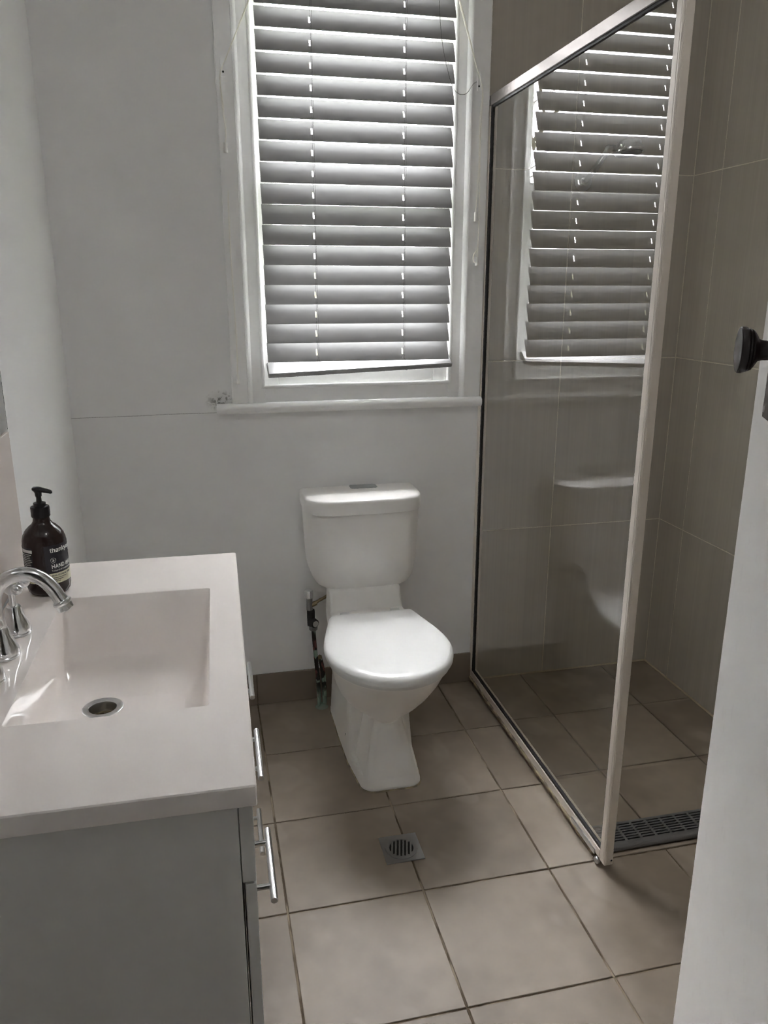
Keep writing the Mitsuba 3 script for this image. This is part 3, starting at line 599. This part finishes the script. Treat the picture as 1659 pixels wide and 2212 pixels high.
spl = thing('splashback', 'beige pink tiled splashback standing along the wall behind the basin', 'splashback')
yy = [0.172, -0.128, -0.428, -0.6975]
for j in range(3):
    put('tile', bx(XL + 0.0005, XL + 0.010, yy[j + 1] + 0.0006, yy[j] - 0.0006, ZV + 0.0015, 1.146, 0.001), 'splash_tile', spl)
mr = thing('mirror', 'frameless wall mirror above the splashback, at the left edge', 'mirror')
put('glass', bx(XL + 0.001, XL + 0.0065, -0.695, 0.180, 1.149, 1.92), 'mirror_glass', mr)
put('edge', bx(XL + 0.0005, XL + 0.0065, 0.1805, 0.1825, 1.149, 1.92), 'black_gap', mr)

# taps: bell bases, cross handles, curved spout
bell = [(0, 0), (0.0235, 0), (0.0242, 0.0015), (0.0242, 0.0035), (0.0230, 0.0050), (0.0238, 0.0065), (0.0236, 0.0105), (0.0222, 0.0165), (0.0190, 0.0240), (0.0160, 0.0320), (0.0138, 0.0410), (0.0126, 0.0475), (0.0108, 0.0510), (0.0075, 0.0520), (0, 0.0520)]
TPX = -0.7955
def basin_tap(y, label):
    t = thing('basin_tap', label, 'tap', 'basin taps')
    base = (TPX + VA * -1 * (y - VC[1]), y, ZV + 0.0004)
    put('bell_base', mv(lathe(bell, 48), *base), 'chrome', t, smooth=35)
    put('stem', mv(lathe([(0, 0.05), (0.0058, 0.05), (0.0052, 0.06), (0.0052, 0.076), (0, 0.076)], 24), *base), 'chrome', t, smooth=35)
    hub = lathe([(0, 0.074), (0.0070, 0.074), (0.0112, 0.079), (0.0118, 0.086), (0.0112, 0.092), (0.0100, 0.0952), (0.0090, 0.0958), (0, 0.0958)], 32)
    h = put('cross_handle', mv(hub, *base), 'chrome', t, smooth=40)
    for k in range(4):
        a_ = math.radians(217 + 90 * k); d = np.array([math.cos(a_), math.sin(a_), 0.02])
        arm = mv(align(lathe([(0, 0.006), (0.0050, 0.006), (0.0040, 0.0145)] + [(0.0092 * math.sin(q), 0.0238 - 0.0092 * math.cos(q)) for q in np.linspace(0.46, PI, 16)], 28), d), base[0], base[1], base[2] + 0.0865)
        put('spoke', arm, 'chrome', h, smooth=40)
    put('cap', mv(lathe([(0, 0.0956), (0.0086, 0.0956), (0.0080, 0.0972), (0, 0.0980)], 28), *base), 'ivory', h, smooth=40, label='cream indicator disc')
basin_tap(-0.174, 'chrome cross handled basin tap nearest the soap bottle, behind the spout')
basin_tap(-0.353, 'chrome basin tap in front of the spout, cut by the left edge')
bs = thing('basin_spout', 'chrome swan neck basin spout arching over the basin', 'tap spout')
sy_ = -0.264
put('bell_base', mv(lathe([(r * 1.06, z) for r, z in bell], 48), TPX, sy_, ZV + 0.0004), 'chrome', bs, smooth=35)
neck_p = [(TPX, sy_, 0.898), (TPX - 0.0035, sy_, 0.930), (TPX - 0.0005, sy_, 0.957), (TPX + 0.013, sy_ + 0.001, 0.9775), (TPX + 0.034, sy_ + 0.002, 0.9870), (TPX + 0.052, sy_ + 0.003, 0.9872), (TPX + 0.070, sy_ + 0.003, 0.9785), (TPX + 0.0835, sy_ + 0.004, 0.9630), (TPX + 0.0935, sy_ + 0.004, 0.9440), (TPX + 0.0975, sy_ + 0.004, 0.9350)]
put('neck', tube(neck_p, 0.0113, 28, 70), 'chrome', bs, smooth=40)
dn = np.array([0.36, 0.0, -0.93])
put('collar', mv(align(lathe([(0, 0), (0.0118, 0), (0.0145, 0.0020), (0.0150, 0.0045), (0.0138, 0.0072), (0.0122, 0.0080), (0, 0.0080)], 36), dn), TPX + 0.0962, sy_ + 0.004, 0.9385), 'chrome', bs, smooth=40)
put('aerator', mv(align(lathe([(0.0095, 0.0075), (0.0132, 0.0075), (0.0132, 0.0165), (0.0120, 0.0178), (0.0095, 0.0178), (0.0095, 0.0160)], 12), dn), TPX + 0.0962, sy_ + 0.004, 0.9385), 'chrome', bs)

# ------------------------------------------------------------------ soap bottle
sb = thing('soap_bottle', 'dark brown pump bottle of hand wash on the far end of the vanity top', 'soap bottle')
QX, QY, QZ, QR = -0.7730, 0.0262, ZV + 0.0003, 0.0402
body = [(0, 0.0), (0.028, 0.0), (0.034, 0.0015), (0.0385, 0.007), (QR, 0.015), (QR, 0.100), (0.0396, 0.109), (0.0372, 0.118), (0.0325, 0.1265), (0.0255, 0.134), (0.0190, 0.1395), (0.0158, 0.145), (0.0148, 0.150), (0.0148, 0.158), (0, 0.158)]
put('bottle_body', mv(lathe(body, 64), QX, QY, QZ), 'amber_glass', sb, smooth=35)
pump = [(0, 0.153), (0.0165, 0.153), (0.0172, 0.1545), (0.0172, 0.1715), (0.0165, 0.1735), (0.0115, 0.1745), (0.0112, 0.1805), (0.0085, 0.1815), (0.0050, 0.1820), (0.0046, 0.1925), (0.0058, 0.1930), (0.0062, 0.2000), (0.0078, 0.2035), (0.0080, 0.2070), (0, 0.2070)]
pk = put('pump', mv(lathe(pump, 40), QX, QY, QZ), 'black_plastic', sb, smooth=35)
hd = np.array([0.90, -0.43]); hd /= np.linalg.norm(hd)
noz = []
for s_, w_, h_, z_ in ((-0.0105, 0.0035, 0.0025, 0.2075), (-0.008, 0.0068, 0.0042, 0.2072), (0.0, 0.0080, 0.0052, 0.2068), (0.008, 0.0066, 0.0050, 0.2060), (0.018, 0.0046, 0.0044, 0.2050), (0.027, 0.0036, 0.0038, 0.2035), (0.0295, 0.0022, 0.0024, 0.2028)):
    c = np.array([QX + hd[0] * s_, QY + hd[1] * s_, QZ + z_]); t_ = np.linspace(0, 2 * PI, 18, endpoint=False)
    noz.append(c + np.outer(np.cos(t_) * w_, [-hd[1], hd[0], 0]) + np.outer(np.sin(t_) * h_, [0, 0, 1]))
put('nozzle', skin(np.array(noz)), 'black_plastic', pk, smooth=40)
FACE = math.radians(-78.3)
def wrap(mesh, ang0, z0, r):
    """flat mesh in xy (x along the girth, y up, z outwards) bent round the bottle, x = 0 at angle ang0"""
    v = mesh.vertices; a_ = ang0 + v[:, 0] / QR; rr = r + v[:, 2]
    m = mesh.copy(); m.vertices = np.column_stack([QX + rr * np.cos(a_), QY + rr * np.sin(a_), QZ + z0 + v[:, 1]]); return m
def patch(a0, a1, za, zb, r, th=0.0003):
    n = 40; an = np.linspace(a0, a1, n); ring = []
    for a_ in an: ring.append([[r * math.cos(a_), r * math.sin(a_), za], [(r + th) * math.cos(a_), (r + th) * math.sin(a_), za], [(r + th) * math.cos(a_), (r + th) * math.sin(a_), zb], [r * math.cos(a_), r * math.sin(a_), zb]])
    return mv(skin(np.array(ring)), QX, QY, QZ)
A0 = FACE + math.radians(-4); A1 = A0 + math.radians(150)
lb = put('front_label', patch(A0, A1, 0.026, 0.1035, QR), 'label_dark', sb, label='dark printed front label with white lettering')
put('cream_band', patch(A0 + 0.10, A1, 0.0265, 0.0475, QR + 0.0003), 'label_cream', lb)
def words(text, h, ang, z, m, r=QR + 0.00035, depth=0.00025, bold=True, holder=lb, squash=1.0):
    t = meshkit.text_mesh(text, h, depth, bold); t.vertices[:, 0] *= squash
    t = t.subdivide_to_size(0.004, max_iter=4) if hasattr(t, 'subdivide_to_size') else t
    put('lettering', wrap(t, ang, z, r), m, holder)
TA = A0 + math.radians(14)
words('thankyou.', 0.0086, TA, 0.0895, 'ink_white')
words('HAND WASH', 0.0078, TA, 0.0575, 'ink_white', squash=0.88)
words('botanical moisturising', 0.0034, TA + 0.01, 0.0513, 'ink_white', bold=False)
words('ZERO SLS\u00b7SLES\u00b7SOAP', 0.0030, TA - 0.03, 0.0415, 'ink_dark', r=QR + 0.00065)
for k in range(3):
    put('text_line', patch(TA - 0.03, TA + 0.75 - 0.2 * k, 0.0376 - 0.0035 * k, 0.0386 - 0.0035 * k, QR + 0.00065), 'ink_dark', lb)
ringm = trimesh.creation.annulus(0.0047, 0.0052, 0.0003, sections=32)
tri = cat([mv(rotz(bx(-0.0003, 0.0003, -0.003, 0.003, -0.0001, 0.0002), q)) for q in (0.45, -0.45)] + [bx(-0.0025, 0.0025, -0.0012, -0.0007, -0.0001, 0.0002)])
put('emblem', wrap(mv(cat([ringm, tri]), 0.0060, 0.0), TA - 0.03, 0.0735, QR + 0.0006), 'ink_white', lb)
B1 = FACE + math.radians(-36); B0 = B1 - math.radians(90)
kb = put('back_label', patch(B0, B1, 0.027, 0.1005, QR), 'label_dark', sb, label='dark printed back label')
put('white_bar', patch(B0, B1 + 0.0, 0.0905, 0.0965, QR + 0.0003), 'ink_white', kb)
put('cream_band', patch(B0, B1 - 0.05, 0.0285, 0.0440, QR + 0.0003), 'label_cream', kb)
for k in range(11):
    L_ = 0.9 + 0.35 * ((k * 7) % 5) / 5
    put('text_line', patch(B1 - 0.06 - L_, B1 - 0.06 - 0.12 * ((k * 3) % 4) / 4, 0.0865 - 0.0036 * k, 0.0874 - 0.0036 * k, QR + 0.0003), 'ink_white', kb)
for k in range(3):
    put('text_line', patch(B1 - 0.75, B1 - 0.16 - 0.08 * (k % 2), 0.0400 - 0.0038 * k, 0.0408 - 0.0038 * k, QR + 0.00065), 'ink_dark', kb)

# ------------------------------------------------------------------ shower head on the back wall
sh = thing('shower_rose', 'chrome shower head on a curved arm on the tiled wall, seen through the screen', 'shower head')
yw = YB - 0.0055
put('flange', mv(align(lathe([(0, 0), (0.030, 0), (0.030, 0.002), (0.024, 0.007), (0.018, 0.010), (0.014, 0.016), (0, 0.016)], 36), [0, -1, 0]), 0.793, yw, 1.764), 'chrome', sh, smooth=40)
J = np.array([0.803, 0.852, 1.838])
put('arm', tube([(0.793, yw, 1.764), (0.7935, 0.962, 1.770), (0.798, 0.905, 1.802), tuple(J)], 0.0095, 20, 30), 'chrome', sh, smooth=40)
put('ball_joint', cat([mv(trimesh.creation.icosphere(3, 0.0125), *J), mv(align(lathe([(0, 0), (0.0095, 0), (0.0095, 0.030), (0, 0.030)], 20), [0.25, -0.95, 0.06]), *J)]), 'chrome', sh, smooth=40)
hc = J + np.array([0.022, -0.080, -0.002])
head = lathe([(0, 0.012), (0.030, 0.012), (0.036, 0.009), (0.037, 0.002), (0.038, -0.008), (0.043, -0.014), (0.043, -0.019), (0.040, -0.021), (0, -0.021)], 40)
put('spray_head', mv(rot(head, math.radians(-10), [0.95, 0.25, 0]), *hc), 'chrome', sh, smooth=35)
put('spray_face', mv(rot(lathe([(0, -0.0212), (0.038, -0.0212), (0.037, -0.0232), (0, -0.0236)], 36), math.radians(-10), [0.95, 0.25, 0]), *hc), 'dark_steel', sh)

# ------------------------------------------------------------------ door standing open at the right
DA = np.array([0.264, -0.624]); de = np.array([-0.475, -0.880]); de /= np.linalg.norm(de); dnn = np.array([de[1], -de[0]])
def dpt(mesh):   # local (t along the leaf, s out of its face, z) -> world
    m = mesh.copy(); v = m.vertices
    m.vertices = np.column_stack([DA[0] + de[0] * v[:, 0] + dnn[0] * v[:, 1], DA[1] + de[1] * v[:, 0] + dnn[1] * v[:, 1], v[:, 2]])
    if np.linalg.det(np.array([[de[0], dnn[0]], [de[1], dnn[1]]])) < 0: m.invert()
    return m
leaf = bx(0.0, 0.815, -0.038, 0.0, 0.008, 2.045, 0.0022)
leaf = unman(man(leaf).refine_to_length(0.03)); v = leaf.vertices.copy()
edge_ = v[:, 0] < 0.003
v[edge_, 0] += 0.0012 * (meshkit.fbm(v[edge_] * np.array([1, 1, 22.0]), 4, 5) - 0.5) * 2
leaf.vertices = v
dk = struct('door_1', dpt(leaf), 'door_white', 'white painted door standing open at the right, with a dark brown knob', smooth=30)
KZ, KT = 1.3576, 0.149
put('lock_plate', dpt(bx(0.080, 0.185, 0.0, 0.0035, 1.272, 1.46, 0.001)), 'lock_metal', dk, label='dark metal lock plate')
put('screw', dpt(mv(align(lathe([(0, 0), (0.0042, 0), (0.0036, 0.0016), (0, 0.002)], 16), [0, 1, 0]), 0.0890, 0.0035, 1.283)), 'chrome_dull', dk)
kn = [(0, -0.002), (0.0150, -0.002), (0.0150, 0.004), (0.0118, 0.006), (0.0110, 0.012), (0.0112, 0.024), (0.0128, 0.029), (0.0180, 0.0325), (0.0225, 0.0365), (0.0232, 0.0385), (0.0222, 0.0392), (0.0238, 0.0402), (0.0245, 0.0425), (0.0236, 0.0432), (0.0252, 0.0442), (0.0262, 0.0475), (0.0262, 0.0525), (0.0252, 0.0540), (0.020, 0.0555), (0.010, 0.0562), (0, 0.0564)]
put('knob', dpt(mv(align(lathe([(r, z * 0.84) for r, z in kn], 44), [0, 1, 0]), KT, 0.0052, KZ)), 'knob_brown', dk, smooth=30, label='dark brown door knob')

# ------------------------------------------------------------------ unseen fill lamp, added to lift the walls
FILL_LAMP = 0.44                      # strength of the added fill
cl = thing('added_fill_lamp', 'added unseen fill lamp, a round opal globe inside the bathroom doorway', 'fill lamp')
LX, LY, LZ = 0.05, -1.10, CEIL
put('base', mv(lathe([(0, 0), (0.085, 0), (0.090, -0.004), (0.090, -0.022), (0.080, -0.028), (0, -0.028)], 40), LX, LY, LZ), 'gloss_white', cl, smooth=35)
gl = mikit.ply(mv(lathe([(0.060, -0.0285), (0.085, -0.040), (0.108, -0.062), (0.118, -0.092), (0.112, -0.122), (0.090, -0.148), (0.055, -0.164), (0.020, -0.170), (0, -0.171)][::-1], 40), LX, LY, LZ), 'ceramic', smooth=True)
gl['emitter'] = {'type': 'area', 'radiance': {'type': 'rgb', 'value': [FILL_LAMP, FILL_LAMP, FILL_LAMP * 0.99]}}
scene[cl + '__globe'] = gl

# ------------------------------------------------------------------ outside: added sky-blocking overhang, lawn, paling fence, bare tree
tag(put('lawn', bx(-14, 14, YB + WT + 0.02, 30, -0.6, -0.45), 'grass'), 'lawn outside the window', 'lawn')
labels['lawn']['kind'] = 'structure'
struct('added_eave', bx(-3, 3.5, YB + WT + 0.003, YB + WT + 0.30, 2.66, 2.74), 'gloss_white')  # unseen overhang, added to keep high sky light off the slats
pf = thing('paling_fence', 'pale timber paling fence outside, glimpsed in the reflection past the blind', 'fence')
pal = mikit.ply(bx(-0.045, 0.045, -0.008, 0.008, -0.45, 1.58, 0.003), 'fence_timber')
for k in range(48): put('paling', pal, None, pf, xf=T().translate([-3.6 + 0.095 * k, 5.0 + rng.uniform(-.006, .006), rng.uniform(-.02, .02)]))
put('rail', cat([bx(-3.65, 0.92, 5.02, 5.06, 0.0, 0.07), bx(-3.65, 0.92, 5.02, 5.06, 1.2, 1.27)]), 'fence_timber', pf)
tr = thing('bare_tree', 'leafless tree outside, its thin branches glimpsed in the reflection past the blind', 'tree')
twigs = []
def branch(p, d, L, r, depth):
    q = p + d * L; mid = p + d * L * 0.5 + np.array([rng.uniform(-1, 1) for _ in range(3)]) * L * 0.06
    twigs.append((depth, tube([p, mid, q], [r, r * 0.85, r * 0.7], 6)))
    if depth == 0: return
    for _ in range(3 if depth > 1 else 2):
        e = d + np.array([rng.uniform(-1, 1), rng.uniform(-1, 1), rng.uniform(-0.45, 0.8)]) * 0.75; e /= np.linalg.norm(e)
        branch(p + d * L * rng.uniform(0.55, 1.0), e, L * rng.uniform(0.58, 0.8), r * 0.62, depth - 1)
branch(np.array([-1.5, 6.2, -0.45]), np.array([0.05, 0.0, 1.0]), 2.0, 0.055, 5)
put('trunk', twigs[0][1], 'bark', tr, smooth=40)
put('branches', cat([m for d, m in twigs[1:]]), 'bark', tr, smooth=60, kind='stuff')

scene['type'] = 'scene'
